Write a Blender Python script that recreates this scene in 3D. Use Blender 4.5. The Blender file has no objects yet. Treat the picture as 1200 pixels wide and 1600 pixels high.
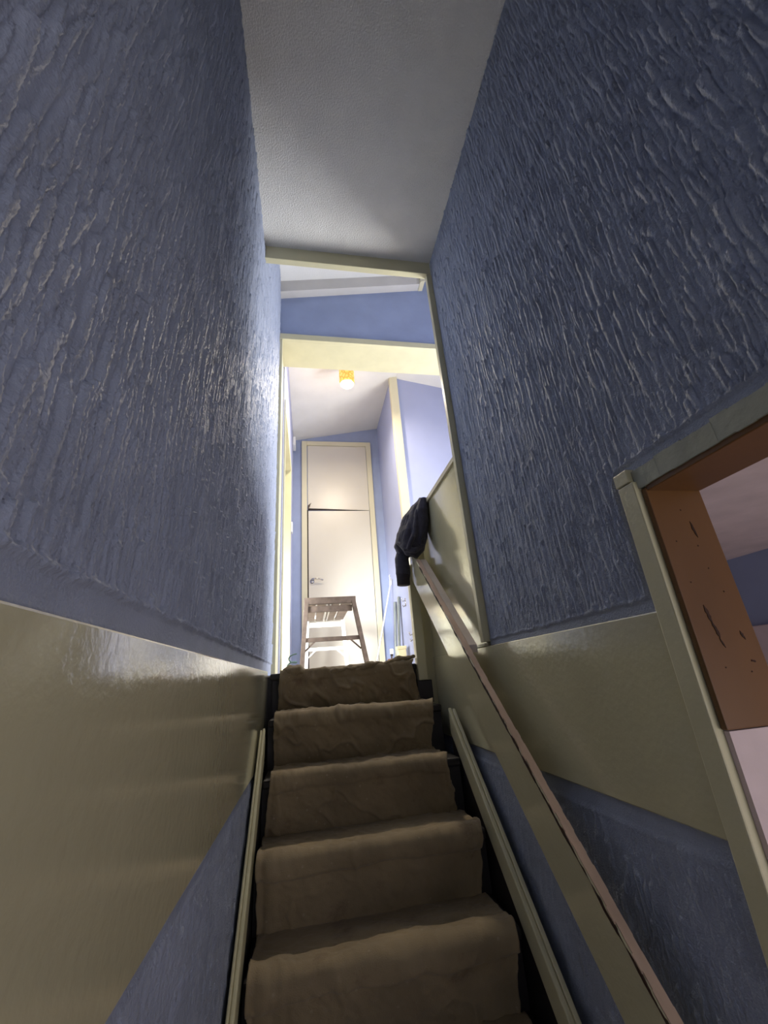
import bpy, bmesh, math, random
import numpy as np
from mathutils import Vector, Matrix

# ------------------------------------------------------------------ camera, world, lights, exposure
# metres; x to the right across the stairwell, y along it, z up; the origin is the photographer's eye
S = bpy.context.scene
COL = S.collection
cam_d = bpy.data.cameras.new('camera')
cam = bpy.data.objects.new('camera', cam_d)
COL.objects.link(cam)
cam_d.sensor_fit = 'VERTICAL'
cam_d.sensor_height = 36.0
cam_d.lens = 36.0 * 645.23 / 1600.0
cam_d.clip_start = 0.02
_r = Vector((0.98343987, -0.16551899, -0.07382067))
_u = Vector((0.00607492, -0.37698589, 0.92619908))
_f = Vector((0.18113288, 0.91130955, 0.36973744))
cam.matrix_world = Matrix(((_r.x, _u.x, -_f.x, 0), (_r.y, _u.y, -_f.y, 0), (_r.z, _u.z, -_f.z, 0), (0, 0, 0, 1)))
S.camera = cam

W = bpy.data.worlds.new('sky')
S.world = W
W.use_nodes = True
W.node_tree.nodes['Background'].inputs['Color'].default_value = (0.72, 0.83, 1.0, 1)
W.node_tree.nodes['Background'].inputs['Strength'].default_value = 1.0

def area(name, loc, direction, sx, sy, power, color):
    l = bpy.data.lights.new(name, 'AREA')
    l.shape = 'RECTANGLE'; l.size = sx; l.size_y = sy; l.energy = power; l.color = color
    o = bpy.data.objects.new(name, l); COL.objects.link(o)
    o.location = loc
    o.rotation_euler = Vector(direction).to_track_quat('-Z', 'Y').to_euler()
    return o
area('daylight_landing_window', (2.33, 2.45, 0.80), (-1, 0.12, 0), 1.3, 1.25, 33, (0.97, 0.98, 1.0))
area('fill_lower_hall', (0.23, -1.75, 0.25), (0, 1, 0), 0.75, 1.3, 1.05, (1.0, 0.95, 0.88))  # added fill light behind the camera, lifts the near stairwell
area('daylight_side_room', (1.25, -0.7, -0.5), (0.0, 0.8, 0.62), 0.8, 0.9, 2.4, (1.0, 0.92, 0.88))
area('daylight_left_bedroom', (-0.46, 3.68, 0.95), (1, 0.2, 0), 1.0, 1.5, 3.5, (1.0, 0.97, 0.90))
bw = area('daylight_bedroom_window', (-0.95, 2.95, 0.62), (0.60, 0.80, -0.12), 0.8, 0.7, 8, (0.94, 0.97, 1.0))
bw.data.spread = math.radians(64)

sun_d = bpy.data.lights.new('sun', 'SUN'); sun_d.energy = 2.0; sun_d.angle = 0.03; sun_d.color = (1.0, 0.97, 0.92)
sun = bpy.data.objects.new('sun', sun_d); COL.objects.link(sun)
sun.location = (6, 2, 6); sun.rotation_euler = Vector((-0.80, 0.10, -0.58)).to_track_quat('-Z', 'Y').to_euler()

S.view_settings.view_transform = 'Standard'
S.view_settings.look = 'None'
S.view_settings.gamma = 1.0
S.view_settings.use_curve_mapping = False
S.view_settings.exposure = 1.55

rng = np.random.default_rng(7)
random.seed(7)

# ------------------------------------------------------------------ helpers
def srgb(r, g, b):
    def f(c):
        c /= 255.0
        return c / 12.92 if c <= 0.04045 else ((c + 0.055) / 1.055) ** 2.4
    return (f(r), f(g), f(b), 1.0)

def mat(name, col, rough=0.5, var=0.06, vscale=6.0, bump=0.0, bscale=80.0, spec=0.5, metal=0.0,
        stain=None, stain_scale=5.0, stain_at=0.62, stretch=(1, 1, 1), coat=0.0, emit=None, sheen=0.0):
    m = bpy.data.materials.new(name); m.use_nodes = True
    nt = m.node_tree; N = nt.nodes; L = nt.links
    b = N['Principled BSDF']
    b.inputs['Roughness'].default_value = rough
    b.inputs['Metallic'].default_value = metal
    b.inputs['Specular IOR Level'].default_value = spec
    b.inputs['Coat Weight'].default_value = coat
    b.inputs['Coat Roughness'].default_value = 0.12
    if sheen: b.inputs['Sheen Weight'].default_value = sheen
    tc = N.new('ShaderNodeTexCoord'); mp = N.new('ShaderNodeMapping')
    mp.inputs['Scale'].default_value = stretch
    L.new(tc.outputs['Object'], mp.inputs['Vector'])
    n = N.new('ShaderNodeTexNoise'); n.inputs['Scale'].default_value = vscale; n.inputs['Detail'].default_value = 5
    L.new(mp.outputs['Vector'], n.inputs['Vector'])
    r = N.new('ShaderNodeValToRGB')
    c0 = tuple(max(0, c * (1 - var * 2)) for c in col[:3]) + (1,)
    c1 = tuple(min(1, c * (1 + var * 2)) for c in col[:3]) + (1,)
    r.color_ramp.elements[0].position = 0.3; r.color_ramp.elements[0].color = c0
    r.color_ramp.elements[1].position = 0.7; r.color_ramp.elements[1].color = c1
    L.new(n.outputs['Fac'], r.inputs['Fac'])
    out = r.outputs['Color']
    if stain is not None:
        n2 = N.new('ShaderNodeTexNoise'); n2.inputs['Scale'].default_value = stain_scale; n2.inputs['Detail'].default_value = 7
        n2.inputs['Roughness'].default_value = 0.65
        L.new(mp.outputs['Vector'], n2.inputs['Vector'])
        r2 = N.new('ShaderNodeValToRGB')
        r2.color_ramp.elements[0].position = stain_at; r2.color_ramp.elements[0].color = (0, 0, 0, 1)
        r2.color_ramp.elements[1].position = min(1, stain_at + 0.08); r2.color_ramp.elements[1].color = (1, 1, 1, 1)
        L.new(n2.outputs['Fac'], r2.inputs['Fac'])
        mx = N.new('ShaderNodeMix'); mx.data_type = 'RGBA'
        L.new(r2.outputs['Color'], mx.inputs['Factor'])
        L.new(out, mx.inputs[6]); mx.inputs[7].default_value = stain
        out = mx.outputs[2]
    L.new(out, b.inputs['Base Color'])
    if bump:
        n3 = N.new('ShaderNodeTexNoise'); n3.inputs['Scale'].default_value = bscale; n3.inputs['Detail'].default_value = 3
        L.new(mp.outputs['Vector'], n3.inputs['Vector'])
        bp = N.new('ShaderNodeBump'); bp.inputs['Strength'].default_value = bump; bp.inputs['Distance'].default_value = 0.004
        L.new(n3.outputs['Fac'], bp.inputs['Height']); L.new(bp.outputs['Normal'], b.inputs['Normal'])
    if emit:
        b.inputs['Emission Color'].default_value = emit[0]; b.inputs['Emission Strength'].default_value = emit[1]
    return m

M = {}
M['blue'] = mat('blue_matt_paint', srgb(146, 158, 188), 0.7, 0.03, 5, 0.06, 90)
M['blue_tex'] = mat('blue_textured_plaster', srgb(154, 162, 181), 0.56, 0.05, 9, 0.5, 260, spec=0.3)
M['lilac'] = mat('lilac_blue_paint', srgb(162, 168, 198), 0.75, 0.02, 3, 0.08, 120)
M['olive'] = mat('pale_olive_gloss', srgb(194, 188, 156), 0.12, 0.025, 4, 0.22, 60, spec=0.5, coat=0.8)
M['olive_satin'] = mat('pale_olive_satin', srgb(200, 194, 160), 0.35, 0.03, 6, 0.12, 90)
M['cream'] = mat('cream_gloss', srgb(208, 201, 172), 0.3, 0.015, 3, 0.06, 60)
M['door'] = mat('cream_door_gloss', srgb(206, 200, 186), 0.36, 0.012, 2, 0.04, 30)
M['white'] = mat('white_ceiling', srgb(212, 211, 208), 0.85, 0.02, 4, 0.25, 90)
M['stipple'] = mat('stippled_ceiling', srgb(232, 230, 224), 0.8, 0.02, 8, 1.2, 150)
M['shade_white'] = mat('shaded_white_paint', srgb(200, 196, 190), 0.7, 0.02, 6)  # white greyed so the colour carries the shade on the beam
M['brown'] = mat('brown_stained_lining', srgb(104, 70, 33), 0.38, 0.06, 7, 0.05, 50, stain=srgb(70, 38, 18), stain_scale=9, stain_at=0.70, stretch=(1, 1, 0.5))
M['pinkish'] = mat('pinkish_plaster', srgb(214, 196, 196), 0.8, 0.05, 9, 0.2, 60)
M['putty'] = mat('grey_green_putty', srgb(166, 168, 152), 0.7, 0.08, 12, 0.4, 60)
M['rawedge'] = mat('worn_pinkish_edge', srgb(206, 178, 156), 0.45, 0.10, 14, 0.2, 60, stain=srgb(66, 40, 26), stain_scale=16, stain_at=0.66, stretch=(1, 0.35, 0.35))
M['batten'] = mat('pale_pinkish_batten', srgb(222, 206, 190), 0.3, 0.05, 10)
M['crack'] = mat('dark_brown_crack', srgb(48, 26, 14), 0.8, 0.2, 30)
M['black'] = mat('black_stair_paint', srgb(34, 30, 32), 0.55, 0.2, 12)
M['wood'] = mat('paint_spattered_wood', srgb(94, 80, 70), 0.6, 0.14, 22, 0.15, 60, stain=srgb(205, 195, 180), stain_scale=34, stain_at=0.68)
M['wood_pale'] = mat('window_lit_wood', srgb(216, 212, 204), 0.55, 0.06, 18, stain=srgb(150, 138, 124), stain_scale=26, stain_at=0.66)  # platform wood with the window light on its rear frame put into the colour
M['slat'] = mat('grey_brown_slat', srgb(140, 124, 110), 0.65, 0.1, 20)
M['chrome'] = mat('chrome', srgb(190, 186, 182), 0.22, 0.02, 5, metal=1.0)
M['brass'] = mat('dull_brass', srgb(186, 160, 100), 0.4, 0.03, 8, metal=0.5)
M['alu'] = mat('grey_aluminium', srgb(140, 146, 142), 0.35, 0.03, 8, metal=0.6)
M['plastic'] = mat('white_plastic', srgb(232, 232, 228), 0.4, 0.01, 4)
M['dark'] = mat('dark_gap', srgb(50, 42, 40), 0.9, 0.1, 9)
M['jacket'] = mat('charcoal_fleece', srgb(52, 50, 62), 0.9, 0.10, 30, 0.5, 420, sheen=0.12)
M['jacket_cuff'] = mat('charcoal_rib', srgb(42, 38, 46), 0.95, 0.08, 40, 0.5, 300)
M['cable'] = mat('green_cable', srgb(70, 100, 96), 0.5, 0.05, 9)
M['brick_red'] = mat('red_brown_pot', srgb(150, 92, 70), 0.5, 0.08, 20)
M['pale_yellow'] = mat('pale_yellow_card', srgb(226, 214, 170), 0.6, 0.05, 12)
M['carpet'] = mat('grey_brown_floor', srgb(176, 168, 156), 0.7, 0.06, 20, 0.2, 80)
M['glass'] = None

def cloth_material():
    m = mat('dust_sheet_cotton', srgb(138, 122, 95), 0.95, 0.10, 5, 0.0, sheen=0.15)
    nt = m.node_tree; N = nt.nodes; L = nt.links; b = N['Principled BSDF']
    base = b.inputs['Base Color'].links[0].from_socket
    tc = N.new('ShaderNodeTexCoord')
    # paint drips and grime
    n = N.new('ShaderNodeTexNoise'); n.inputs['Scale'].default_value = 7; n.inputs['Detail'].default_value = 8; n.inputs['Roughness'].default_value = 0.7
    L.new(tc.outputs['Object'], n.inputs['Vector'])
    r = N.new('ShaderNodeValToRGB'); r.color_ramp.elements[0].position = 0.57; r.color_ramp.elements[0].color = (0, 0, 0, 1)
    r.color_ramp.elements[1].position = 0.72; r.color_ramp.elements[1].color = (0.75, 0.75, 0.75, 1)
    L.new(n.outputs['Fac'], r.inputs['Fac'])
    mx = N.new('ShaderNodeMix'); mx.data_type = 'RGBA'; L.new(r.outputs['Color'], mx.inputs['Factor'])
    L.new(base, mx.inputs[6]); mx.inputs[7].default_value = srgb(104, 80, 60)
    v = N.new('ShaderNodeTexVoronoi'); v.inputs['Scale'].default_value = 22
    L.new(tc.outputs['Object'], v.inputs['Vector'])
    r2 = N.new('ShaderNodeValToRGB'); r2.color_ramp.elements[0].position = 0.05; r2.color_ramp.elements[0].color = (0.28, 0.28, 0.28, 1)
    r2.color_ramp.elements[1].position = 0.12; r2.color_ramp.elements[1].color = (0, 0, 0, 1)
    L.new(v.outputs['Distance'], r2.inputs['Fac'])
    mx2 = N.new('ShaderNodeMix'); mx2.data_type = 'RGBA'; L.new(r2.outputs['Color'], mx2.inputs['Factor'])
    L.new(mx.outputs[2], mx2.inputs[6]); mx2.inputs[7].default_value = srgb(186, 172, 152)
    L.new(mx2.outputs[2], b.inputs['Base Color'])
    w = N.new('ShaderNodeTexNoise'); w.inputs['Scale'].default_value = 320
    L.new(tc.outputs['Object'], w.inputs['Vector'])
    bp = N.new('ShaderNodeBump'); bp.inputs['Strength'].default_value = 0.6; bp.inputs['Distance'].default_value = 0.002
    L.new(w.outputs['Fac'], bp.inputs['Height']); L.new(bp.outputs['Normal'], b.inputs['Normal'])
    return m
M['cloth'] = cloth_material()

def lamp_material():
    m = bpy.data.materials.new('amber_patterned_glass'); m.use_nodes = True
    nt = m.node_tree; N = nt.nodes; L = nt.links; b = N['Principled BSDF']
    tc = N.new('ShaderNodeTexCoord')
    v = N.new('ShaderNodeTexVoronoi'); v.inputs['Scale'].default_value = 26; v.feature = 'DISTANCE_TO_EDGE'
    L.new(tc.outputs['Object'], v.inputs['Vector'])
    r = N.new('ShaderNodeValToRGB')
    r.color_ramp.elements[0].position = 0.03; r.color_ramp.elements[0].color = (0.85, 0.26, 0.02, 1)
    r.color_ramp.elements[1].position = 0.16; r.color_ramp.elements[1].color = (1.0, 0.66, 0.18, 1)
    L.new(v.outputs['Distance'], r.inputs['Fac'])
    b.inputs['Base Color'].default_value = (0.35, 0.18, 0.03, 1)
    L.new(r.outputs['Color'], b.inputs['Emission Color']); b.inputs['Emission Strength'].default_value = 0.36
    b.inputs['Roughness'].default_value = 0.15
    return m
M['lamp'] = lamp_material()
M['lamp_core'] = mat('glowing_lamp_end', (1, 0.8, 0.45, 1), 0.3, emit=((1.0, 0.84, 0.52, 1), 1.3))

def glass_material():
    m = bpy.data.materials.new('window_glass'); m.use_nodes = True
    nt = m.node_tree; N = nt.nodes; L = nt.links      # thin pane: clear with a mirror-like share
    N.remove(N['Principled BSDF'])
    t = N.new('ShaderNodeBsdfTransparent'); g = N.new('ShaderNodeBsdfGlossy'); x = N.new('ShaderNodeMixShader')
    g.inputs['Roughness'].default_value = 0.02; x.inputs[0].default_value = 0.06
    L.new(t.outputs[0], x.inputs[1]); L.new(g.outputs[0], x.inputs[2]); L.new(x.outputs[0], N['Material Output'].inputs['Surface'])
    return m
M['glass'] = glass_material()

def obj(name, bm, m, parent=None, smooth=False, bevel=0.0):
    me = bpy.data.meshes.new(name)
    bmesh.ops.recalc_face_normals(bm, faces=bm.faces)
    bm.to_mesh(me); bm.free()
    if smooth:
        for p in me.polygons: p.use_smooth = True
    ms = m if isinstance(m, (list, tuple)) else [m]
    for x in ms: me.materials.append(x)
    o = bpy.data.objects.new(name, me); COL.objects.link(o)
    if parent is not None:
        o.parent = parent
        o.matrix_parent_inverse = Matrix.Translation(-parent.location) if parent.type == 'EMPTY' else Matrix()
    if bevel:
        bv = o.modifiers.new('bevel', 'BEVEL'); bv.width = bevel; bv.segments = 2; bv.limit_method = 'ANGLE'
    return o

def box(bm, x0, x1, y0, y1, z0, z1):
    vs = [bm.verts.new((x, y, z)) for z in (z0, z1) for y in (y0, y1) for x in (x0, x1)]
    for f in ((0, 2, 3, 1), (4, 5, 7, 6), (0, 1, 5, 4), (2, 6, 7, 3), (0, 4, 6, 2), (1, 3, 7, 5)):
        bm.faces.new([vs[i] for i in f])
    return vs

def prism(bm, pts, axis, a, b):
    """extrude a polygon; axis 'x': pts are (y,z); 'y': pts are (x,z); 'z': pts are (x,y)"""
    def mk(p, t):
        return {'x': (t, p[0], p[1]), 'y': (p[0], t, p[1]), 'z': (p[0], p[1], t)}[axis]
    A = [bm.verts.new(mk(p, a)) for p in pts]; B = [bm.verts.new(mk(p, b)) for p in pts]
    bm.faces.new(A); bm.faces.new(B[::-1])
    n = len(pts)
    for i in range(n):
        bm.faces.new((A[i], B[i], B[(i + 1) % n], A[(i + 1) % n]))

def bar(bm, p, q, w, h, up=(0, 0, 1)):
    p, q = Vector(p), Vector(q); d = (q - p).normalized()
    s = d.cross(Vector(up)).normalized(); t = s.cross(d).normalized()
    A = []; 
    for c in (p, q):
        A.append([bm.verts.new(c + s * (w / 2) * i + t * (h / 2) * j) for i, j in ((-1, -1), (1, -1), (1, 1), (-1, 1))])
    bm.faces.new(A[0][::-1]); bm.faces.new(A[1])
    for i in range(4):
        bm.faces.new((A[0][i], A[0][(i + 1) % 4], A[1][(i + 1) % 4], A[1][i]))

def tube(bm, pts, rad, n=12, caps=True, flat=1.0):
    pts = [Vector(p) for p in pts]
    if not isinstance(rad, (list, tuple)): rad = [rad] * len(pts)
    rings = []; prev = None
    for i, p in enumerate(pts):
        d = (pts[min(i + 1, len(pts) - 1)] - pts[max(i - 1, 0)]).normalized()
        if prev is None:
            a = d.orthogonal().normalized()
        else:
            a = (prev - d * prev.dot(d)).normalized()
        prev = a; b = d.cross(a)
        rings.append([bm.verts.new(p + (a * math.cos(2 * math.pi * k / n) + b * math.sin(2 * math.pi * k / n) * flat) * rad[i]) for k in range(n)])
    for i in range(len(rings) - 1):
        for k in range(n):
            bm.faces.new((rings[i][k], rings[i][(k + 1) % n], rings[i + 1][(k + 1) % n], rings[i + 1][k]))
    if caps:
        bm.faces.new(rings[0][::-1]); bm.faces.new(rings[-1])

def lathe(bm, prof, cx, cy, n=28):
    rings = []
    for r, z in prof:
        rings.append([bm.verts.new((cx + r * math.cos(2 * math.pi * k / n), cy + r * math.sin(2 * math.pi * k / n), z)) for k in range(n)])
    for i in range(len(rings) - 1):
        for k in range(n):
            bm.faces.new((rings[i][k], rings[i][(k + 1) % n], rings[i + 1][(k + 1) % n], rings[i + 1][k]))
    bm.faces.new(rings[0][::-1]); bm.faces.new(rings[-1])

def smooth_path(pts, rounds=3):
    for _ in range(rounds):
        q = [pts[0]]
        for a, b in zip(pts[:-1], pts[1:]):
            a = np.array(a); b = np.array(b)
            q += [a * .75 + b * .25, a * .25 + b * .75]
        pts = q + [pts[-1]]
    return [np.array(p) for p in pts]

def struct(o):
    o['kind'] = 'structure'; return o
def thing(name, label, cat, loc=(0, 0, 0), group=None):
    o = bpy.data.objects.new(name, None); COL.objects.link(o)
    o.location = loc; o.empty_display_size = 0.1
    tag(o, label, cat, group); return o
def tag(o, label, cat, group=None):
    o['label'] = label; o['category'] = cat
    if group: o['group'] = group
    return o
def B(name, m, dims, parent=None, bevel=0.0):
    bm = bmesh.new()
    for d in (dims if isinstance(dims[0], (list, tuple)) else [dims]): box(bm, *d)
    return obj(name, bm, m, parent, bevel=bevel)

# ------------------------------------------------------------------ key measures
XL, XR = -0.21, 0.676            # stairwell side walls
Y1, Y2, Y2B = 1.553, 2.6, 2.905  # end of stairwell ceiling, lintel wall front and back
YP, YF = 3.93, 5.0               # corner of the partition, far wall
ZC, ZL, ZF = 2.127, 2.53, 0.054  # stairwell ceiling, lintel, landing floor
ZG = -1.10                       # lower floor
D0, D1 = -0.305, 0.068           # dado band
def roof(x):                     # sloped hall ceiling, ridge above the partition
    return 3.09 + 0.20 * (x + 0.2) if x <= 1.05 else 3.34 - 0.19 * (x - 1.05)

# ------------------------------------------------------------------ textured plaster as a height field
def plaster(ys, zs, mask, nstroke, amp=0.0045, seed=1, wmin=0.007, wmax=0.017):
    g = np.random.default_rng(seed)
    H = np.zeros((len(zs), len(ys)), np.float32)
    Hb = np.zeros_like(H)
    for _ in range(nstroke):
        y0 = g.uniform(ys[0], ys[-1]); z0 = g.uniform(zs[0], zs[-1] + 0.05)
        w = g.uniform(wmin, wmax); Ls = g.uniform(0.06, 0.24) * (0.55 + w / 0.02)
        a = g.normal(0, 0.045); A = amp * g.uniform(0.55, 1.0) * (0.6 + 0.4 * w / 0.014)
        i0, i1 = np.searchsorted(zs, (z0 - Ls, z0)); j0, j1 = np.searchsorted(ys, (y0 - w - 0.02, y0 + w + 0.02))
        if i1 - i0 < 2 or j1 - j0 < 2: continue
        zz = zs[i0:i1, None]; yy = ys[None, j0:j1]
        d = z0 - zz
        du = (yy - y0 - a * d - 0.002 * np.sin(d * 50 + y0 * 90)) / (w * (1 - 0.45 * d / Ls))
        inside = np.abs(du) < 1
        q = np.sqrt(np.clip(1 - du * du, 0, 1))
        e = d - w * 2.2 * (1 - q)
        h = A * (0.05 + 0.95 * np.clip(1 - du * du, 0, 1) ** 0.8 * (1 - d / Ls) ** 0.6 * (0.75 + 0.25 * np.exp(-e / 0.012)))
        k = np.clip(e / 0.003, 0, 1) * np.clip((1 - np.abs(du)) * 8, 0, 1) * np.clip((1 - d / Ls) * 3, 0, 1)
        sub = H[i0:i1, j0:j1]
        sub += np.where(inside & (e > 0), k * (h - sub), 0)
    H += 0.0005 * g.standard_normal(H.shape).astype(np.float32) * (H > 0)
    return np.minimum(H, amp * 1.5) * mask

def grid_wall(name, x, sign, ys, zs, H, parent, m, hole=None):
    """sign: direction in x in which the relief stands out"""
    nz, ny = H.shape
    Y, Z = np.meshgrid(ys, zs)
    co = np.stack([x + sign * H, Y, Z], -1).reshape(-1, 3).astype(np.float32)
    idx = np.arange(nz * ny).reshape(nz, ny)
    q = np.stack([idx[:-1, :-1], idx[:-1, 1:], idx[1:, 1:], idx[1:, :-1]], -1)
    if hole is not None:
        cy = (ys[:-1] + ys[1:]) / 2; cz = (zs[:-1] + zs[1:]) / 2
        keep = ~hole(cy[None, :], cz[:, None])
        q = q[keep]
    q = q.reshape(-1, 4)
    if sign < 0: q = q[:, ::-1]
    me = bpy.data.meshes.new(name)
    me.vertices.add(len(co)); me.vertices.foreach_set('co', co.ravel())
    me.loops.add(q.size); me.loops.foreach_set('vertex_index', q.ravel().astype(np.int32))
    me.polygons.add(len(q)); me.polygons.foreach_set('loop_start', (np.arange(len(q)) * 4).astype(np.int32))
    me.update(calc_edges=True)
    me.polygons.foreach_set('use_smooth', np.ones(len(q), bool))
    me.materials.append(m)
    o = bpy.data.objects.new(name, me); COL.objects.link(o)
    o.parent = parent
    return o

def axis(*segs):
    out = []
    for a, b, s in segs:
        out.append(np.arange(a, b, s))
    return np.concatenate(out + [np.array([segs[-1][1]])])

# ---- left wall
wall_l = struct(B('wall_left', M['blue'], [(XL - 0.12, XL - 0.004, -1.8, Y2, ZG, 3.2)]))
ys = axis((-0.3, 0.15, 0.008), (0.15, 0.7, 0.0016), (0.7, 1.2, 0.0026), (1.2, Y2, 0.0045))
zs = axis((D1, 1.0, 0.0033), (1.0, 2.2, 0.005), (2.2, 3.1, 0.010))
edge = 0.1 + 0.010 * np.clip(ys / 2.0, 0, 1.3)[None, :] + 0.0015 * np.sin(ys * 43)[None, :] + 0.001 * np.sin(ys * 117)[None, :]
mk = np.clip((zs[:, None] - edge) / 0.006, 0, 1) * np.where(ys[None, :] < Y1, np.clip((np.abs(ZC - zs[:, None]) - 0.006) / 0.016, 0.1, 1), 1)
H = plaster(ys, zs, mk, 14000, 0.0125, 3, 0.005, 0.0125)
H += 0.0050 * np.exp(-((zs[:, None] - edge - 0.004) / 0.0035) ** 2)
grid_wall('textured_plaster', XL - 0.003, 1, ys, zs, H, wall_l, M['blue_tex'])
ys = axis((0.4, 1.2, 0.004), (1.2, 2.35, 0.006)); zs = axis((ZG, D0 + 0.01, 0.006))
mk = np.clip((D0 - 0.02 - zs[:, None]) / 0.006, 0, 1) * np.ones((1, len(ys)))
H = plaster(ys, zs, mk, 5000, 0.011, 5, 0.004, 0.009) + 0.002 * np.exp(-((zs[:, None] - D0 + 0.022) / 0.003) ** 2)
grid_wall('textured_plaster', XL - 0.003, 1, ys, zs, H, wall_l, M['blue_tex'])
o = struct(B('trim_1', M['olive'], [(XL - 0.004, XL + 0.006, -1.8, 2.30, D0, D1)], bevel=0.003))

# ---- right wall with the opening into the side room
OY, OZ = 0.668, 0.321
bm = bmesh.new()
box(bm, XR + 0.004, 0.797, OY, Y1, ZG, ZC + 0.9)
box(bm, XR + 0.004, 0.797, -1.8, OY, OZ, ZC + 0.9)
wall_r = struct(obj('wall_right', bm, M['blue']))
ys = axis((-0.3, 0.15, 0.010), (0.15, 1.0, 0.0024), (1.0, Y1 - 0.004, 0.0032))
zs = axis((D1, 1.5, 0.0042), (1.5, ZC, 0.0055))
def sd_border(y, z):
    """distance outside the smooth border round the dado and the opening"""
    by = 0.737; bz = 0.384; r = 0.03
    dz = z - (0.100 + 0.012 * np.clip(1.2 - y, 0, 1) + 0.0012 * np.sin(y * 70))
    qy = y - by; qz = z - bz
    d2 = np.where((qy > -r) & (qz > -r), np.sqrt(np.clip(qy + r, 0, None) ** 2 + np.clip(qz + r, 0, None) ** 2) - r, np.maximum(qy, qz))
    return np.minimum(dz, d2), np.minimum(Y1 - 0.02 - y, ZC - 0.008 - z)
d, e2 = sd_border(ys[None, :], zs[:, None])
mk = np.clip(d / 0.006, 0, 1) * np.clip(e2 / 0.006, 0, 1)
H = plaster(ys, zs, mk, 11500, 0.0125, 11, 0.005, 0.014)
H += 0.0055 * np.exp(-((d - 0.003) / 0.003) ** 2)
grid_wall('textured_plaster', XR + 0.003, -1, ys, zs, H, wall_r, M['blue_tex'],
          hole=lambda y, z: (y < OY + 0.012) & (z < OZ + 0.012))
ys = axis((0.70, 1.2, 0.0036), (1.2, 2.3, 0.006)); zs = axis((ZG, D0 + 0.03, 0.0055))
d = np.minimum(D0 - 0.028 - zs[:, None] + 0.015 * np.clip(1.1 - ys[None, :], 0, 1), ys[None, :] - 0.725)
H = plaster(ys, zs, np.clip(d / 0.006, 0, 1), 4000, 0.009, 13, 0.005, 0.012) + 0.0022 * np.exp(-((d - 0.003) / 0.003) ** 2)
grid_wall('textured_plaster', XR + 0.003, -1, ys, zs, H, wall_r, M['blue_tex'])
o = struct(B('trim_2', M['olive'], [(XR - 0.007, XR + 0.02, 0.714, 2.32, D0 + 0.015, D1 + 0.012)], bevel=0.003))
bm = bmesh.new(); box(bm, XR + 0.004, 0.797, Y1, 2.35, ZG, D1)
o = struct(obj('wall_right_lower', bm, M['blue']))

# ---- opening: architrave, putty head, brown lining
door1 = struct(B('door_1', M['olive_satin'], [(XR - 0.016, XR + 0.004, OY + 0.002, 0.714, ZG, OZ + 0.016)], bevel=0.003))
B('architrave_block', M['olive_satin'], (XR - 0.017, XR + 0.004, 0.677, 0.716, OZ + 0.018, OZ + 0.047), door1, 0.002)
bm = bmesh.new()
n = 60
for i in range(n):       # head strip left rough where a moulding was pulled off
    a = -1.2 + (OY + 0.008 + 1.2) * i / n; b_ = -1.2 + (OY + 0.008 + 1.2) * (i + 1) / n
    if i == 0:
        jt = 0.0
    t0 = OZ + 0.040 + 0.0022 * math.sin(i * 1.7) + random.uniform(-.0014, .0014)
    u0 = OZ - 0.001 + random.uniform(-.0010, .0010)
    box(bm, XR - 0.006 + random.uniform(-.0006, .0006), XR + 0.006, a, b_, u0, t0)
obj('putty_head', bm, M['putty'], door1)
B('jamb_lining', M['brown'], (XR - 0.004, 0.80, OY - 0.012, OY, -0.123, OZ - 0.004), door1, 0.002)
B('head_lining', M['brown'], (XR - 0.002, 0.80, -1.2, OY - 0.012, OZ - 0.012, OZ), door1, 0.002)
bm = bmesh.new(); box(bm, XR + 0.002, 0.80, OY - 0.008, OY + 0.002, ZG, -0.125)
obj('lower_jamb', bm, M['pinkish'], door1)
bm = bmesh.new()
for x_, z_, l_, w_ in ((0.750, 0.225, 0.034, 0.0022), (0.713, 0.062, 0.034, 0.0028), (0.718, 0.035, 0.030, 0.0030), (0.722, 0.012, 0.018, 0.0014), (0.770, 0.022, 0.016, 0.0022), (0.772, -0.022, 0.005, 0.0035)):
    lp = []
    for k in range(9):
        t = k / 8; lp.append((x_ - 1.7 * w_ * math.sin(math.pi * t) * random.uniform(.3, 1) + (t - .5) * 0.006, z_ + l_ / 2 - l_ * t))
    for k in range(7, 0, -1):
        t = k / 8; lp.append((x_ + 1.7 * w_ * math.sin(math.pi * t) * random.uniform(.3, 1) + (t - .5) * 0.006, z_ + l_ / 2 - l_ * t))
    prism(bm, lp, 'y', OY - 0.0130, OY - 0.0115)
obj('chipped_wood', bm, M['crack'], door1)
bm = bmesh.new()
for x_, z_ in ((0.70, .20), (0.735, .265), (0.745, .19), (0.70, .12), (0.75, .145), (0.765, .10), (0.76, -.04), (0.71, -.03)):
    box(bm, x_, x_ + 0.002, OY - 0.0128, OY - 0.0115, z_, z_ + 0.0025)
obj('nail_hole', bm, M['crack'], door1)['kind'] = 'stuff'

# ---- side room seen through the opening
struct(B('ceiling_side_room', M['pinkish'], [(0.80, 2.2, -1.2, 2.0, 0.335, 0.42)]))
wr = struct(B('wall_side_room', M['blue'], [(1.67, 1.78, -1.2, 2.0, ZG, 0.335)]))
B('pale_dado', M['pinkish'], (1.655, 1.67, -1.2, 2.0, ZG, 0.075), wr, 0.003)
struct(B('wall_side_room_far', M['pinkish'], [(0.797, 1.78, 1.62, 1.75, ZG, 0.335)]))

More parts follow.
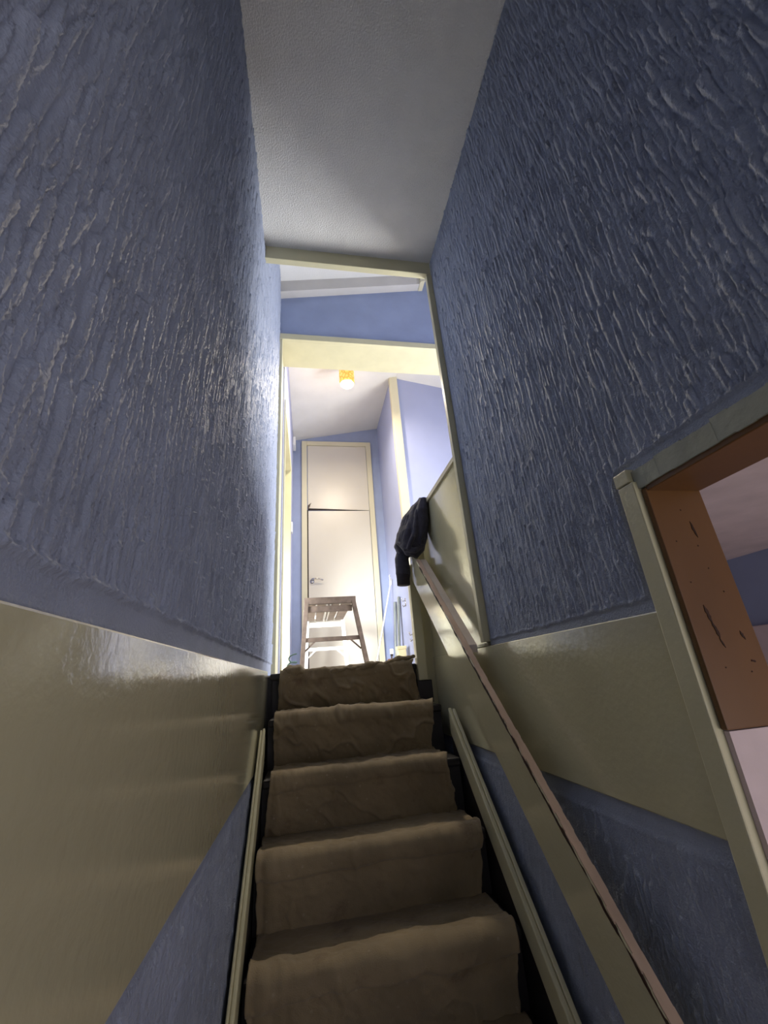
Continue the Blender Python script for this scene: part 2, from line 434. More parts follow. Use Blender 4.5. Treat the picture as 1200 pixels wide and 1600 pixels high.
# ------------------------------------------------------------------ stairwell ceiling, frames and upper hall
struct(B('ceiling', M['stipple'], [(XL - 0.1, XR + 0.12, -1.8, Y1 - 0.004, ZC, ZC + 0.14)]))
struct(B('wall_above_ceiling', M['white'], [(XL - 0.1, 2.5, Y1 - 0.16, Y1 - 0.03, ZC + 0.1, 3.9)]))
tr = struct(B('trim_3', M['olive_satin'], [(XL, XR, Y1 - 0.012, Y1 + 0.022, 2.042, ZC + 0.02)], bevel=0.003))
B('side_trim', M['olive_satin'], (XR - 0.026, XR + 0.01, Y1 - 0.008, Y1 + 0.020, 0.095, 2.042), tr, 0.002)

bm = bmesh.new()
prism(bm, [(XL - 0.1, ZL + 0.03), (1.7, ZL + 0.03), (1.7, 3.6), (XL - 0.1, 3.6)], 'y', Y2, Y2B - 0.02)
wall_lin = struct(obj('wall_lintel', bm, M['blue']))
fr = struct(B('trim_4', M['olive_satin'], [(XL, 1.7, Y2 - 0.02, Y2 + 0.02, ZL - 0.004, ZL + 0.052)], bevel=0.004))
B('soffit', M['olive_satin'], (XL, 1.7, Y2 + 0.012, Y2B, ZL, ZL + 0.03), fr, 0.002)
B('side_post', M['olive_satin'], (XL - 0.01, XL + 0.022, Y2 - 0.015, Y2 + 0.03, ZF, ZL - 0.004), fr, 0.003)
B('side_lining', M['cream'], (XL - 0.01, XL + 0.012, Y2 + 0.03, Y2B + 0.05, ZF, ZL), fr, 0.003)

# beam along the sloped ceiling over the lintel wall
bm = bmesh.new()
prism(bm, [(XL, roof(XL) - 0.115), (0.99, roof(0.99) - 0.115), (0.99, roof(0.99) + .02), (XL, roof(XL) + .02)], 'y', 2.53, 2.60)
be = struct(obj('trim_5', bm, M['shade_white']))
bm = bmesh.new(); prism(bm, [(0.99, roof(.99) - 0.12), (1.03, roof(1.03) - 0.12), (1.03, 3.4), (0.99, 3.4)], 'y', 2.50, 2.60)
obj('beam_end', bm, M['cream'], be)

bm = bmesh.new()
prism(bm, [(XL - 0.15, roof(XL - 0.15)), (1.05, roof(1.05)), (2.5, roof(2.5)), (2.5, 3.9), (XL - 0.15, 3.9)], 'y', 1.4, YF + 0.1)
struct(obj('ceiling_hall', bm, M['white']))

# landing floor (with the stairwell left open) and lower floor
struct(B('floor_landing', M['carpet'], [(XL - 0.1, 2.5, 2.36, YF + 0.1, ZF - 0.2, ZF - 0.004), (0.80, 2.5, Y1, 2.36, ZF - 0.2, ZF - 0.004)]))
struct(B('floor', M['carpet'], [(-0.4, 2.2, -1.9, 2.4, ZG - 0.1, ZG)]))
struct(B('light_block_under_landing', M['black'], [(XL, 0.80, 2.315, 2.36, ZG, ZF - 0.012)]))  # added black board, stops light leaking in below the landing
struct(B('wall_back', M['blue'], [(-0.4, 2.2, -2.0, -1.8, ZG, ZC + 0.1)]))

# half-height wall at the landing edge
hw = struct(B('wall_half', M['olive'], [(XR, XR + 0.10, Y1 + 0.02, 2.32, D1 + 0.012, 0.905)], bevel=0.002))
B('cap_rail', M['cream'], (XR - 0.012, XR + 0.115, Y1 + 0.02, 2.34, 0.905, 0.930), hw, 0.003)
B('end_panel', M['olive_satin'], (0.600, XR + 0.10, 2.31, 2.335, -0.20, 0.640), hw, 0.003)
B('end_stile', M['olive_satin'], (0.632, XR + 0.10, 2.30, 2.334, 0.60, 0.904), hw, 0.003)
B('lower_bead', M['cream'], (XR - 0.012, XR + 0.004, Y1 + 0.02, 1.80, D1 + 0.012, D1 + 0.022), hw)

# far wall, door and transom
struct(B('wall_far', M['blue'], [(XL - 0.15, 1.10, YF, YF + 0.12, ZF, 3.6)]))
door2 = thing('door_2', '', '', (0.39, YF, ZF))
for k in ('label', 'category'): del door2[k]
door2['kind'] = 'structure'
B('frame_left', M['cream'], (-0.078, -0.010, YF - 0.03, YF + 0.02, ZF, 3.075), door2, 0.004)
B('frame_right', M['cream'], (0.800, 0.868, YF - 0.03, YF + 0.02, ZF, 3.075), door2, 0.004)
B('frame_head', M['cream'], (-0.010, 0.800, YF - 0.03, YF + 0.02, 3.015, 3.075), door2, 0.004)
bm = bmesh.new()
prism(bm, [(0.000, 2.085), (0.796, 2.050), (0.796, 3.012), (0.000, 3.012)], 'y', YF - 0.008, YF + 0.01)
obj('transom_panel', bm, M['door'], door2)
bm = bmesh.new()
prism(bm, [(0.000, 2.055), (0.30, 2.052), (0.796, 2.040), (0.796, 2.050), (0.000, 2.085)], 'y', YF - 0.004, YF + 0.01)
prism(bm, [(-0.010, ZF), (0.004, ZF), (0.004, 2.06), (-0.010, 2.06)], 'y', YF - 0.006, YF + 0.01)
obj('shadow_gap', bm, M['dark'], door2)
leaf = B('door_leaf', M['door'], (0.004, 0.794, YF - 0.022, YF + 0.012, ZF + 0.01, 2.040), door2, 0.002)
bm = bmesh.new()
tube(bm, [(0.045, YF - 0.022, 1.125), (0.045, YF - 0.030, 1.125)], 0.026, 20)
tube(bm, [(0.045, YF - 0.028, 1.135), (0.045, YF - 0.065, 1.142)], 0.010, 12)
tube(bm, [(0.040, YF - 0.065, 1.142), (0.08, YF - 0.068, 1.150), (0.13, YF - 0.066, 1.146), (0.175, YF - 0.060, 1.130)], [0.011, 0.010, 0.009, 0.008], 12)
obj('door_handle', bm, M['chrome'], leaf, smooth=True)
bm = bmesh.new()
for k in range(6):
    tube(bm, [(0.0, YF - 0.026, 2.06 + 0.01 * k), (0.012 + 0.006 * k, YF - 0.035, 2.075 + 0.014 * k)], 0.0035, 6)
obj('torn_seal', bm, M['wood'], door2)

# partition and the lilac wall with its corner post
struct(B('wall_partition', M['lilac'], [(0.985, 1.055, YP + 0.02, YF, ZF, 3.5)]))
struct(B('wall_landing', M['lilac'], [(1.055, 2.5, YP, YP + 0.1, ZF, 3.6)]))
struct(B('trim_6', M['cream'], [(0.967, 1.062, YP - 0.03, YP + 0.03, ZF, 3.36)], bevel=0.004))
# right outer wall with its tall window
bm = bmesh.new()
for d_ in ((2.4, 2.52, Y1 - 0.2, 1.75, ZF, 3.6), (2.4, 2.52, 3.15, YP + 0.1, ZF, 3.6), (2.4, 2.52, 1.75, 3.15, 1.75, 3.6), (2.4, 2.52, 1.75, 3.15, ZF, 0.12)):
    box(bm, *d_)
struct(obj('wall_landing_right', bm, M['lilac']))
win = struct(B('window_1', M['cream'], [(2.40, 2.46, 1.75, 1.81, .12, 1.75), (2.40, 2.46, 3.09, 3.15, .12, 1.75), (2.40, 2.46, 1.81, 3.09, .12, .18), (2.40, 2.46, 1.81, 3.09, 1.69, 1.75), (2.40, 2.46, 2.42, 2.48, .18, 1.69)]))
B('pane', M['glass'], (2.428, 2.434, 1.81, 2.42, .18, 1.69), win)
B('pane', M['glass'], (2.428, 2.434, 2.48, 3.09, .18, 1.69), win)
struct(B('wall_landing_near', M['lilac'], [(0.80, 2.5, Y1 - 0.03, Y1, 0.42, 3.6)]))

# left wall of the upper hall with a doorway and a cream door
struct(B('wall_hall_left', M['lilac'], [(XL - 0.12, XL + 0.02, Y2B + 0.02, 2.98, ZF, 3.3), (XL - 0.12, XL + 0.02, 4.22, YF, ZF, 3.3), (XL - 0.12, XL + 0.02, 2.98, 4.22, 2.25, 3.3)]))
door3 = struct(B('door_3', M['olive_satin'], [(XL - 0.1, XL + 0.032, 2.98, 3.05, ZF, 2.25), (XL - 0.1, XL + 0.032, 4.15, 4.22, ZF, 2.25), (XL - 0.1, XL + 0.032, 3.05, 4.15, 2.18, 2.25)], bevel=0.003))
bm = bmesh.new()
prism(bm, [(XL - 0.125, 4.14), (XL - 0.09, 4.14), (XL - 0.60, 4.80), (XL - 0.635, 4.78)], 'z', ZF + 0.01, 2.18)
dl = obj('door_leaf', bm, M['cream'], door3)
B('strike_plate', M['brass'], (XL + 0.0, XL + 0.025, 4.147, 4.151, 0.50, 0.68), door3)
# the lit room behind that doorway
struct(B('wall_bedroom', M['cream'], [(-1.6, -1.5, 2.7, 5.2, ZF, 3.2), (-1.6, XL - 0.12, 2.6, 2.7, ZF, 3.2), (-1.6, XL - 0.12, 5.1, 5.2, ZF, 3.2)]))
struct(B('floor_bedroom', M['carpet'], [(-1.6, XL - 0.1, 2.6, 5.2, ZF - 0.2, ZF - 0.004)]))
struct(B('ceiling_bedroom', M['white'], [(-1.6, XL - 0.1, 2.6, 5.2, 3.0, 3.1)]))

# ------------------------------------------------------------------ staircase
SY0, SZ0, ST, SR = 1.512, -0.7167, 0.18706, 0.19270
def nose(i): return SY0 + i * ST, SZ0 + i * SR
stair = thing('staircase', 'steep staircase with black treads and pale olive stringers under the dust sheet', 'staircase', (0.22, 1.3, ZG))
for i in range(-1, 5):
    y, z = nose(i)
    if i < 4:
        B('tread', M['black'], (-0.176, 0.615, y, y + ST + 0.035, z - 0.032, z), stair, 0.008)
    else:
        B('tread', M['black'], (-0.190, 0.560, y, y + 0.045, z - 0.032, z), stair, 0.008)
    zz = z - SR if i > -1 else ZG
    B('riser', M['black'], (-0.178, 0.614 if i < 4 else 0.555, y + 0.024, y + 0.040, zz, z - 0.030), stair)
y, z = nose(4)
B('riser_end', M['black'], (0.552, 0.632, y - 0.005, y + 0.020, z - SR, z - 0.085), stair, 0.003)
def stringer(x0, x1, cap0, cap1, y_top, z_top):
    sl = 0.975; yb = 1.05
    zt = lambda yy: z_top + sl * (yy - y_top)
    bm = bmesh.new()
    prism(bm, [(yb, zt(yb)), (y_top, z_top), (y_top, z_top - .105), (yb, zt(yb) - 0.105)], 'x', x0, x1)
    s = obj('stringer', bm, M['olive_satin'], stair, bevel=0.004)
    bm = bmesh.new()
    prism(bm, [(yb, zt(yb) - .10), (y_top, z_top - .10), (y_top, z_top - .40), (yb, zt(yb) - 0.5)], 'x', x0 + 0.003, x1 - 0.002)
    obj('carriage', bm, M['black'], stair)
    bm = bmesh.new()
    prism(bm, [(yb, zt(yb) + .006), (y_top - 0.01, z_top - 0.004), (y_top - .01, z_top - .05), (yb, zt(yb) - 0.05)], 'x', cap0, cap1)
    obj('stringer_batten', bm, M['olive_satin'], s, bevel=0.003)
stringer(0.616, 0.632, 0.632, 0.646, 1.985, -0.150)
stringer(-0.190, -0.178, -0.198, -0.190, 1.975, -0.160)

# ------------------------------------------------------------------ dust sheet
def vnoise(X, Y, seed, octaves=4, gain=0.5):
    g = np.random.default_rng(seed); out = np.zeros_like(X); amp = 1.0; tot = 0
    for o_ in range(octaves):
        T = g.random((64, 64)); f = 2 ** o_
        x = X * f; y = Y * f
        xi = np.floor(x).astype(int); yi = np.floor(y).astype(int)
        fx = x - xi; fy = y - yi
        fx = fx * fx * (3 - 2 * fx); fy = fy * fy * (3 - 2 * fy)
        t = lambda a, b: T[a % 64, b % 64]
        out += amp * ((t(xi, yi) * (1 - fx) + t(xi + 1, yi) * fx) * (1 - fy) + (t(xi, yi + 1) * (1 - fx) + t(xi + 1, yi + 1) * fx) * fy - .5)
        tot += amp; amp *= gain
    return out / tot

path = []; tags = []      # (y, z) along the stairs with the index of the step
for i in range(-1, 5):
    y, z = nose(i)
    zb = (z - SR + 0.008) if i > -1 else ZG + 0.01
    path += [(y + 0.012, zb), (y - 0.002, z - 0.12), (y - 0.016, z - 0.05), (y - 0.026, z - 0.012), (y - 0.020, z + 0.012), (y + 0.008, z + 0.012)]
    if i < 4:
        path += [(y + ST * 0.55, z + 0.007), (y + ST - 0.003, z + 0.006)]
y4, z4 = nose(4)
path += [(y4 + 0.03, z4 + 0.014), (y4 + 0.07, z4 + 0.004)]
P = np.array(smooth_path(path, 2))
seg = np.r_[0, np.cumsum(np.hypot(*np.diff(P, axis=0).T))]
NS, NX = 620, 170
s = np.linspace(0, seg[-1], NS)
py = np.interp(s, seg, P[:, 0]); pz = np.interp(s, seg, P[:, 1])
ty = np.gradient(py, s); tz = np.gradient(pz, s); tl = np.hypot(ty, tz); ny_, nz_ = -tz / tl, ty / tl
key_z = [nose(-1)[1]] + [nose(i)[1] for i in range(5)]
lx = np.interp(pz, key_z, [-0.165, -0.160, -0.168, -0.146, -0.150, -0.140])
rx = np.interp(pz, key_z, [0.585, 0.588, 0.590, 0.552, 0.574, 0.540]) - 0.012 * np.clip(np.abs(tz), 0, 1) ** 2
U = np.linspace(0, 1, NX)
lxn = lx + 0.010 * vnoise(s * 22, s * 0, 41, 3); rxn = rx + 0.014 * vnoise(s * 22, s * 0 + 5, 42, 3)
XX = lxn[:, None] + (rxn - lxn)[:, None] * U[None, :]
SS = s[:, None] * np.ones((1, NX))
vert = np.clip(np.abs(tz), 0, 1)[:, None]            # 1 on risers
big = vnoise(XX * 5, SS * 7, 1, 4)
diag = vnoise(XX * 9 + SS * 7, SS * 3, 2, 4, .55)
fold = 1 - np.abs(2 * vnoise(XX * 7 + 0.6 * SS * 8, SS * 5 - XX * 3, 3, 3, .5)) * 2
fold = np.clip(fold, 0, 1) ** 6
stepn = (pz - nose(0)[1]) / SR
upper = np.clip((stepn - 0.3) / 2.5, 0.25, 1)[:, None]
edgew = np.exp(-U / 0.10)[None, :] + np.exp(-(1 - U) / 0.12)[None, :]
vfold = vnoise(XX * 34, SS * 1.6 + 3 * big, 4, 3)
hem = np.exp(-(U / 0.012) ** 2)[None, :] + np.exp(-((1 - U) / 0.012) ** 2)[None, :]
D = 0.026 * big * (0.5 + 0.5 * vert) + 0.030 * diag * upper + 0.022 * fold * upper * (0.4 + .6 * vert) + 0.022 * vfold * edgew * vert + 0.008 * vnoise(XX * 26 + SS * 14, SS * 22, 16, 4, .6) + 0.003 * vnoise(XX * 60, SS * 60, 6, 3) + 0.004 * hem + 0.005
# soft sagging lip along the noses
for i in range(-1, 5):
    y, z = nose(i)
    near = np.exp(-((np.hypot(py - (y - 0.022), pz - (z - 0.004))) / 0.022) ** 2)[:, None]
    D += near * (0.010 * vnoise(XX * 11 + 9 * i, XX * 0 + 2.5, 20 + i, 3) + 0.004)
D = np.clip(D, -0.006, 0.040)
# swelling across the front of the lowest two noses
for i, c, w_, a in ((0, 0.62, 0.22, 0.012), (0, 0.06, 0.08, 0.014), (1, 0.08, 0.12, 0.012), (1, 0.93, 0.10, 0.012)):
    y, z = nose(i)
    near = np.exp(-((np.hypot(py - (y - 0.02), pz - (z - 0.015))) / 0.045) ** 2)[:, None]
    D += near * a * np.exp(-((U - c) / w_) ** 2)[None, :]
for i, a_ in enumerate((0.013, 0.010, 0.006, 0.005, 0.004)):      # loose lip of cloth over each nosing
    y, z = nose(i)
    lip = 0.018 + 0.052 * np.clip(vnoise(U * 4 + 3.1 * i, U * 0 + 1.5, 50 + i, 3) + 0.35, 0, 1)
    dz = (z - pz)[:, None]
    ok = (dz > -0.02) & (np.abs(py - y)[:, None] < 0.035)
    D += np.where(ok, a_ * np.clip((lip[None, :] - dz) / 0.010, 0, 1) * np.clip((dz + 0.02) / 0.02, 0, 1), 0)
D *= 1 - 0.65 * np.clip((pz[:, None] - (z4 - 0.05)) / 0.04, 0, 1)
YY = py[:, None] + ny_[:, None] * D; ZZ = pz[:, None] + nz_[:, None] * D
# top edge bunched up along the landing, rising to the right
top = np.clip((s - (seg[-1] - 0.10)) / 0.10, 0, 1)[:, None]
ZZ += top * (-0.020 + 0.030 * np.clip((U - .45) / .55, 0, 1) ** 1.6 + 0.014 * np.exp(-((U - .13) / .06) ** 2) + 0.012 * vnoise(XX * 14, SS * 4, 9, 3))
XX = XX + top * np.clip((U - 0.6) / 0.4, 0, 1)[None, :] * 0.022
co = np.stack([XX, YY, ZZ], -1).reshape(-1, 3)
idx = np.arange(NS * NX).reshape(NS, NX)
q = np.stack([idx[:-1, :-1], idx[:-1, 1:], idx[1:, 1:], idx[1:, :-1]], -1).reshape(-1, 4)
me = bpy.data.meshes.new('dust_sheet'); me.from_pydata(co.tolist(), [], q.tolist())
for p in me.polygons: p.use_smooth = True
me.materials.append(M['cloth'])
sheet = bpy.data.objects.new('dust_sheet', me); COL.objects.link(sheet)
so = sheet.modifiers.new('thickness', 'SOLIDIFY'); so.thickness = 0.003; so.offset = 1
tag(sheet, 'crumpled brown cotton dust sheet covering the flight of stairs', 'dust sheet')
# rolled hem of the same sheet on the landing
bm = bmesh.new(); pts = []; rr = []
for k in range(70):
    t = k / 69
    x = -0.115 + 0.665 * t
    zz = ZF - 0.004 + 0.044 * max(0, (t - .42) / .58) ** 1.5 + 0.010 * math.exp(-((t - .08) / .07) ** 2) + 0.004 * math.sin(t * 31) + 0.003 * math.sin(t * 73)
    pts.append((x, 2.240 + 0.012 * math.sin(t * 9) + 0.006 * math.sin(t * 47), zz)); rr.append((0.016 + 0.005 * math.sin(t * 23) + 0.010 * math.exp(-((t - .06) / .06) ** 2)) * (1 - .35 * t) )
tube(bm, pts, rr, 14)
hem_o = obj('bunched_hem', bm, M['cloth'], sheet, smooth=True)
def fuse(o, vox, strength, size):
    r_ = o.modifiers.new('fuse', 'REMESH'); r_.mode = 'VOXEL'; r_.voxel_size = vox; r_.use_smooth_shade = True
    sm = o.modifiers.new('soft', 'SMOOTH'); sm.iterations = 3
    t = bpy.data.textures.new(o.name + '_folds', 'CLOUDS'); t.noise_scale = size; t.noise_depth = 3
    d_ = o.modifiers.new('folds', 'DISPLACE'); d_.texture = t; d_.strength = strength; d_.mid_level = 0.5; d_.texture_coords = 'LOCAL'
fuse(hem_o, 0.004, 0.020, 0.035)

# ------------------------------------------------------------------ handrail board and post
rail = thing('handrail', 'raking pale olive handrail board with a worn bare top edge', 'handrail', (0.585, 1.5, -0.1))
RX0, RX1 = 0.575, 0.594
def rz(y): return 0.574 + 0.90 * (y - 2.115)
yb, yt = 0.55, 2.245
bm = bmesh.new()
low = lambda y: rz(y) - 0.192
prism(bm, [(yb, low(yb)), (yb, rz(yb)), (yt - 0.12, rz(yt - .12)), (yt, rz(yt) - 0.045), (yt, low(yt))], 'x', RX0, RX1)
obj('board', bm, M['olive'], rail, bevel=0.003)
bm = bmesh.new()
NB = 90
for k in range(NB):
    a = yb + (yt - .13 - yb) * k / NB; b_ = yb + (yt - .13 - yb) * (k + 1) / NB
    jl = 0.0012 * math.sin(k * 2.1) + random.uniform(-.0010, .0010); jr = random.uniform(-.0012, .0012)
    prism(bm, [(a, rz(a) + 0.0005), (b_, rz(b_) + 0.0005), (b_, rz(b_) + 0.005), (a, rz(a) + 0.005)], 'x', RX0 + 0.0025 + jl, RX1 + 0.004 + jr)
obj('worn_edge', bm, M['rawedge'], rail)
bm = bmesh.new()
NC = 340; L0 = (yt - .18 - yb) / NC
ck = np.arange(NC) / NC * 60.0
w0 = 0.0036 + 0.0110 * vnoise(ck, ck * 0, 71, 4, .6); c0 = -0.005 + 0.006 * vnoise(ck * .6, ck * 0, 72, 4, .6)
for k in range(NC - 1):
    if w0[k] < 0 and w0[k + 1] < 0: continue
    a = yb + L0 * k; b_ = a + L0; h0 = max(0.0002, w0[k]); h1 = max(0.0002, w0[k + 1])
    prism(bm, [(a, rz(a) + c0[k] - h0), (b_, rz(b_) + c0[k + 1] - h1), (b_, rz(b_) + c0[k + 1] + h1), (a, rz(a) + c0[k] + h0)], 'x', RX0 - 0.0006, RX0 + 0.002)
obj('paint_crack', bm, M['crack'], rail)['kind'] = 'stuff'
bm = bmesh.new()
a, b_ = Y1 + 0.022, 2.12
prism(bm, [(a, rz(a) - 0.028), (b_, rz(b_) - 0.028), (b_, rz(b_) + 0.001), (a, rz(a) + 0.001)], 'x', RX1 + 0.007, 0.634)
obj('wall_batten', bm, M['batten'], rail, bevel=0.002)
bm = bmesh.new()
box(bm, 0.562, 0.612, 2.250, 2.296, -0.03, 0.585)
obj('newel_post', bm, M['olive_satin'], rail, bevel=0.003)

# ------------------------------------------------------------------ jacket hung over the end of the half wall
jk = thing('jacket', 'dark charcoal fleece jacket hung over the top end of the handrail', 'jacket', (0.60, 2.25, 0.6))
bm = bmesh.new()
def blob(pts, rad, flat=1.0): tube(bm, pts, rad, 18, True, flat)
blob([(0.700, 2.16, 0.935), (0.672, 2.18, 0.945), (0.645, 2.17, 0.90), (0.625, 2.16, 0.82), (0.605, 2.16, 0.73), (0.585, 2.16, 0.658), (0.570, 2.17, 0.612)], [0.020, 0.036, 0.046, 0.058, 0.062, 0.057, 0.036])
blob([(0.690, 2.24, 0.945), (0.650, 2.25, 0.935), (0.600, 2.25, 0.86), (0.565, 2.24, 0.76), (0.540, 2.23, 0.68), (0.535, 2.22, 0.625)], [0.020, 0.034, 0.045, 0.052, 0.055, 0.035])
blob([(0.655, 2.10, 0.935), (0.640, 2.10, 0.86), (0.630, 2.11, 0.76), (0.612, 2.12, 0.68)], [0.022, 0.034, 0.034, 0.018])
blob([(0.640, 2.20, 0.93), (0.60, 2.17, 0.84), (0.565, 2.15, 0.75), (0.548, 2.15, 0.66), (0.558, 2.17, 0.62)], [0.018, 0.028, 0.036, 0.040, 0.022])
blob([(0.72, 2.2, 0.95), (0.76, 2.2, 0.945), (0.80, 2.2, 0.86), (0.81, 2.2, 0.72)], [0.03, 0.05, 0.05, 0.045])
for p_, r_ in (([(0.655, 2.13, 0.945), (0.612, 2.105, 0.86), (0.590, 2.098, 0.77), (0.585, 2.105, 0.68)], [.010, .014, .014, .006]),
               ([(0.668, 2.12, 0.945), (0.645, 2.085, 0.87), (0.632, 2.085, 0.78), (0.605, 2.10, 0.66)], [.008, .013, .013, .006]),
               ([(0.625, 2.20, 0.925), (0.575, 2.175, 0.85), (0.535, 2.155, 0.75), (0.512, 2.165, 0.665)], [.008, .014, .015, .010]),
               ([(0.600, 2.12, 0.78), (0.565, 2.095, 0.70), (0.535, 2.11, 0.635)], [.006, .014, .010]),
               ([(0.500, 2.19, 0.70), (0.525, 2.13, 0.64), (0.575, 2.105, 0.625), (0.625, 2.12, 0.66)], [.008, .014, .016, .010])):
    tube(bm, p_, r_, 10)
body = obj('body', bm, M['jacket'], jk, smooth=True)
fuse(body, 0.0035, 0.012, 0.06)
bm = bmesh.new()
tube(bm, [(0.535, 2.24, 0.66), (0.525, 2.23, 0.61), (0.522, 2.22, 0.56), (0.522, 2.22, 0.515)], [0.036, 0.040, 0.041, 0.040], 18)
sl = obj('sleeve', bm, M['jacket'], jk, smooth=True)
fuse(sl, 0.005, 0.008, 0.04)
bm = bmesh.new()
tube(bm, [(0.522, 2.22, 0.518), (0.520, 2.22, 0.50), (0.519, 2.22, 0.462)], [0.0395, 0.037, 0.036], 22)
obj('cuff', bm, M['jacket_cuff'], jk, smooth=True)

# ------------------------------------------------------------------ work platform in the hall
wp = thing('work_platform', 'low paint-spattered wooden work platform with slatted top before the door', 'work platform', (0.19, 3.9, ZF))
ZT = 0.632
def frame(y, xl0, xr0, xl1, xr1, m, lean):
    yb_ = y + lean
    for a, b_ in ((xl0, xl1), (xr0, xr1)):
        bm = bmesh.new(); bar(bm, (a, y, ZT - 0.03), (b_, yb_, ZF), 0.034, 0.05, (0, 1, 0))
        obj('leg', bm, m, wp, bevel=0.003)
    B('top_rail', m, (xl0 - 0.018, xr0 + 0.020, y - 0.022, y + 0.022, ZT - 0.052, ZT), wp, 0.003)
    B('apron_rail', m, (xl0 + 0.012, xr0 - 0.012, y - 0.008, y + 0.012, ZT - 0.115, ZT - 0.066), wp, 0.003)
    zc = 0.305
    t = (ZT - 0.03 - zc) / (ZT - 0.03 - ZF)
    xa = xl0 + (xl1 - xl0) * t; xb = xr0 + (xr1 - xr0) * t; ym = y + lean * t
    B('stretcher', m, (xa, xb, ym - 0.012, ym + 0.012, zc - 0.016, zc + 0.016), wp, 0.003)
    for x0_, sg in ((xa, 1), (xb, -1)):
        bm = bmesh.new(); bar(bm, (x0_ + sg * 0.085, ym, zc - 0.012), (x0_ + sg * 0.004, ym + 0.01, zc - 0.085), 0.012, 0.012, (0, 1, 0))
        obj('brace', bm, m, wp)
frame(3.40, -0.016, 0.360, -0.056, 0.452, M['wood'], -0.03)
frame(4.40, -0.010, 0.345, -0.030, 0.385, M['wood_pale'], 0.03)
for k, (a, b_) in enumerate(((-0.012, 0.058), (0.072, 0.140), (0.158, 0.168), (0.186, 0.252), (0.268, 0.350))):
    B('slat', M['slat'], (a, b_, 3.42, 4.39, ZT - 0.052, ZT - 0.030), wp, 0.002)
for a in (0.145, 0.172):
    B('slat_bearer', M['wood_pale'], (a, a + 0.012, 3.42, 4.39, ZT - 0.062, ZT - 0.032), wp)

# ------------------------------------------------------------------ small things in the upper hall
lamp = thing('ceiling_lamp', 'lit amber patterned glass lamp on the white hall ceiling', 'lamp', (0.413, 3.52, 3.2))
bm = bmesh.new(); lathe(bm, [(0.055, 3.215), (0.055, 3.13), (0.062, 3.125), (0.062, 3.115)], 0.413, 3.52)
obj('ceiling_cup', bm, M['chrome'], lamp, smooth=True)
bm = bmesh.new(); lathe(bm, [(0.060, 3.118), (0.078, 3.112), (0.081, 3.09), (0.081, 2.915), (0.074, 2.885)], 0.413, 3.52)
obj('glass_shade', bm, M['lamp'], lamp, smooth=True)
bm = bmesh.new(); lathe(bm, [(0.0735, 2.886), (0.062, 2.868), (0.040, 2.855), (0.012, 2.850)], 0.413, 3.52)
obj('glowing_base', bm, M['lamp_core'], lamp, smooth=True)
pl = bpy.data.lights.new('lamp_bulb', 'POINT'); pl.energy = 2.5; pl.color = (1.0, 0.70, 0.40); pl.shadow_soft_size = 0.06
po = bpy.data.objects.new('lamp_bulb', pl); COL.objects.link(po); po.location = (0.413, 3.52, 2.76)
bd = bpy.data.lights.new('lamp_downlight', 'AREA'); bd.shape = 'DISK'; bd.size = 0.13; bd.energy = 11.5; bd.color = (1.0, 0.88, 0.70)
bo = bpy.data.objects.new('lamp_downlight', bd); COL.objects.link(bo); bo.location = (0.413, 3.52, 2.835)

tag(B('light_switch', M['plastic'], (XL + 0.02, XL + 0.036, 4.52, 4.60, 1.60, 1.72), None, 0.004), 'white plastic switch plate on the left hall wall by the door', 'switch')
jb = tag(B('junction_box', M['plastic'], (XL + 0.02, XL + 0.055, 4.78, 4.95, 2.90, 3.02), None, 0.006), 'white junction box high in the left corner under the hall ceiling', 'junction box')

def straightedge(x0, y0, x1, y1, z0, z1, lab):
    bm = bmesh.new(); bar(bm, (x0, y0, z0), (x1, y1, z1), 0.055, 0.022, (1, 0, 0))
    o_ = obj('straightedge', bm, M['alu'], None, bevel=0.003)
    tag(o_, lab, 'straightedge', 'straightedges leaning on the partition')
straightedge(0.925, 4.66, 0.968, 4.66, ZF, 0.78, 'grey aluminium straightedge on the partition, the one nearer the far door')
straightedge(0.915, 4.44, 0.968, 4.44, ZF, 0.80, 'grey aluminium straightedge on the partition, the one nearer the newel post')
bm = bmesh.new(); tube(bm, [(0.70, 4.72, ZF), (0.965, 4.76, 1.05)], 0.009, 10)
pole = obj('pole', bm, M['plastic'], None, smooth=True)
tag(pole, 'thin white pole leaning in the corner right of the far door', 'pole')
bm = bmesh.new()
tube(bm, [(0.952, 4.757, 1.0), (0.965, 4.76, 1.07)], 0.016, 10)
for k in range(5): tube(bm, [(0.955, 4.75, 1.03 + .012 * k), (0.945 - .008 * (k % 2), 4.72, 1.06 + .014 * k)], 0.004, 6)
obj('frayed_tip', bm, M['plastic'], pole)
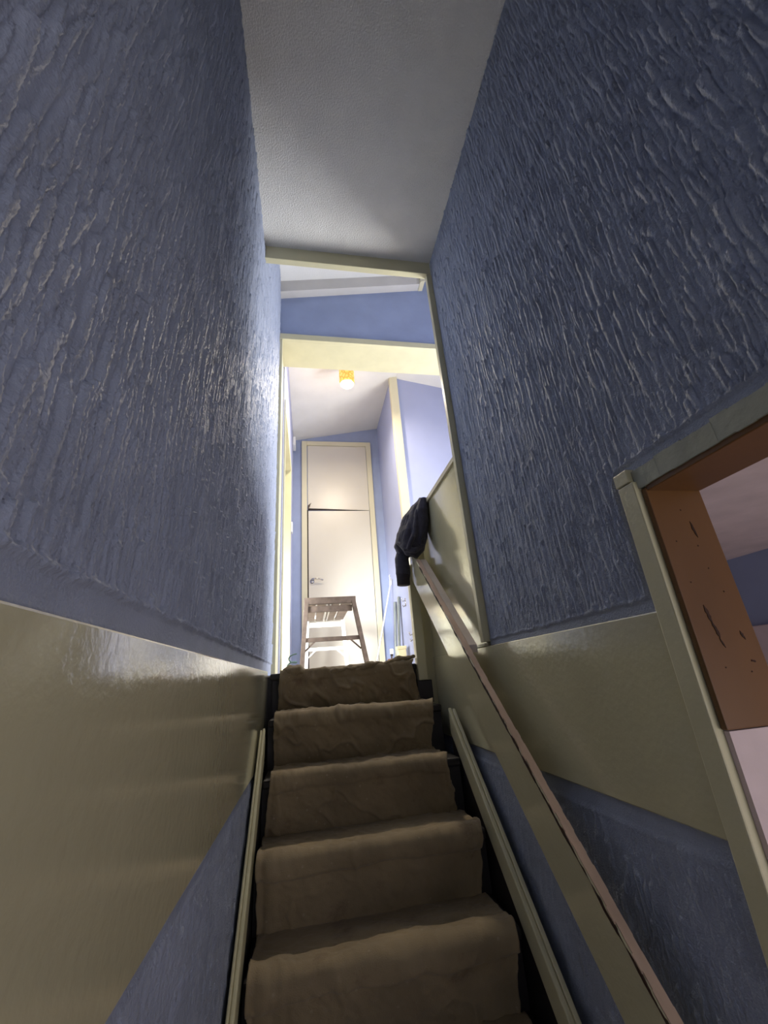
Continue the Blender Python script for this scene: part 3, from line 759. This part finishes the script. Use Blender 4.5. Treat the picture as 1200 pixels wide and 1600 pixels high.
for yy, zz_, lab in ((4.19, 0.715, 'small metal wall hook on the partition, the higher of two'), (4.0, 0.36, 'small metal wall hook near the newel post, the lower of two')):
    bm = bmesh.new()
    tube(bm, [(0.985, yy, zz_), (0.955, yy, zz_ - .01), (0.945, yy, zz_ + .02)], 0.006, 8)
    tube(bm, [(0.984, yy, zz_ + .02), (0.984, yy, zz_ - .06)], 0.008, 8)
    tube(bm, [(0.984, yy, zz_ - .05), (0.955, yy, zz_ - .065), (0.95, yy, zz_ - .045)], 0.006, 8)
    tag(obj('wall_hook', bm, M['chrome'], None, smooth=True), lab, 'hook', 'metal hooks on the partition')
bag = thing('card_box', 'pale yellow card box standing below the straightedges on the landing', 'box', (0.90, 4.22, ZF))
B('body', M['pale_yellow'], (0.86, 0.945, 4.18, 4.27, ZF, 0.24), bag, 0.006)
B('lid', M['pale_yellow'], (0.856, 0.949, 4.176, 4.274, 0.24, 0.27), bag, 0.004)
pot = thing('paint_pot', 'small red-brown paint pot standing on the landing beside the pole', 'pot', (0.72, 3.80, ZF))
bm = bmesh.new(); lathe(bm, [(0.034, ZF), (0.038, ZF + .005), (0.036, 0.135), (0.038, 0.14), (0.033, 0.142)], 0.72, 3.80)
obj('pot', bm, M['brick_red'], pot, smooth=True)
brush = thing('paintbrush', 'paintbrush standing upright in the small red-brown pot', 'paintbrush', (0.72, 3.80, 0.14))
bm = bmesh.new(); tube(bm, [(0.720, 3.80, 0.11), (0.722, 3.80, 0.165)], [0.010, 0.007], 10); obj('handle', bm, M['wood'], brush, smooth=True)
bm = bmesh.new(); box(bm, 0.713, 0.733, 3.792, 3.808, 0.165, 0.182); obj('ferrule', bm, M['dark'], brush)
bm = bmesh.new(); box(bm, 0.708, 0.738, 3.790, 3.810, 0.182, 0.226); obj('bristles', bm, M['plastic'], brush, bevel=0.003)
bm = bmesh.new(); pts = []
for k in range(40):
    t = k / 39; an = t * 15
    pts.append((-0.10 - 0.028 * math.cos(an) - .02 * (1 - t), 2.95 + 0.02 * math.sin(an * .7), ZF + 0.006 + 0.115 * t + 0.012 * math.sin(an)))
tube(bm, pts, 0.0045, 8)
tag(obj('cable', bm, M['cable'], None, smooth=True), 'thin green cable coiled on the landing by the left door frame', 'cable')
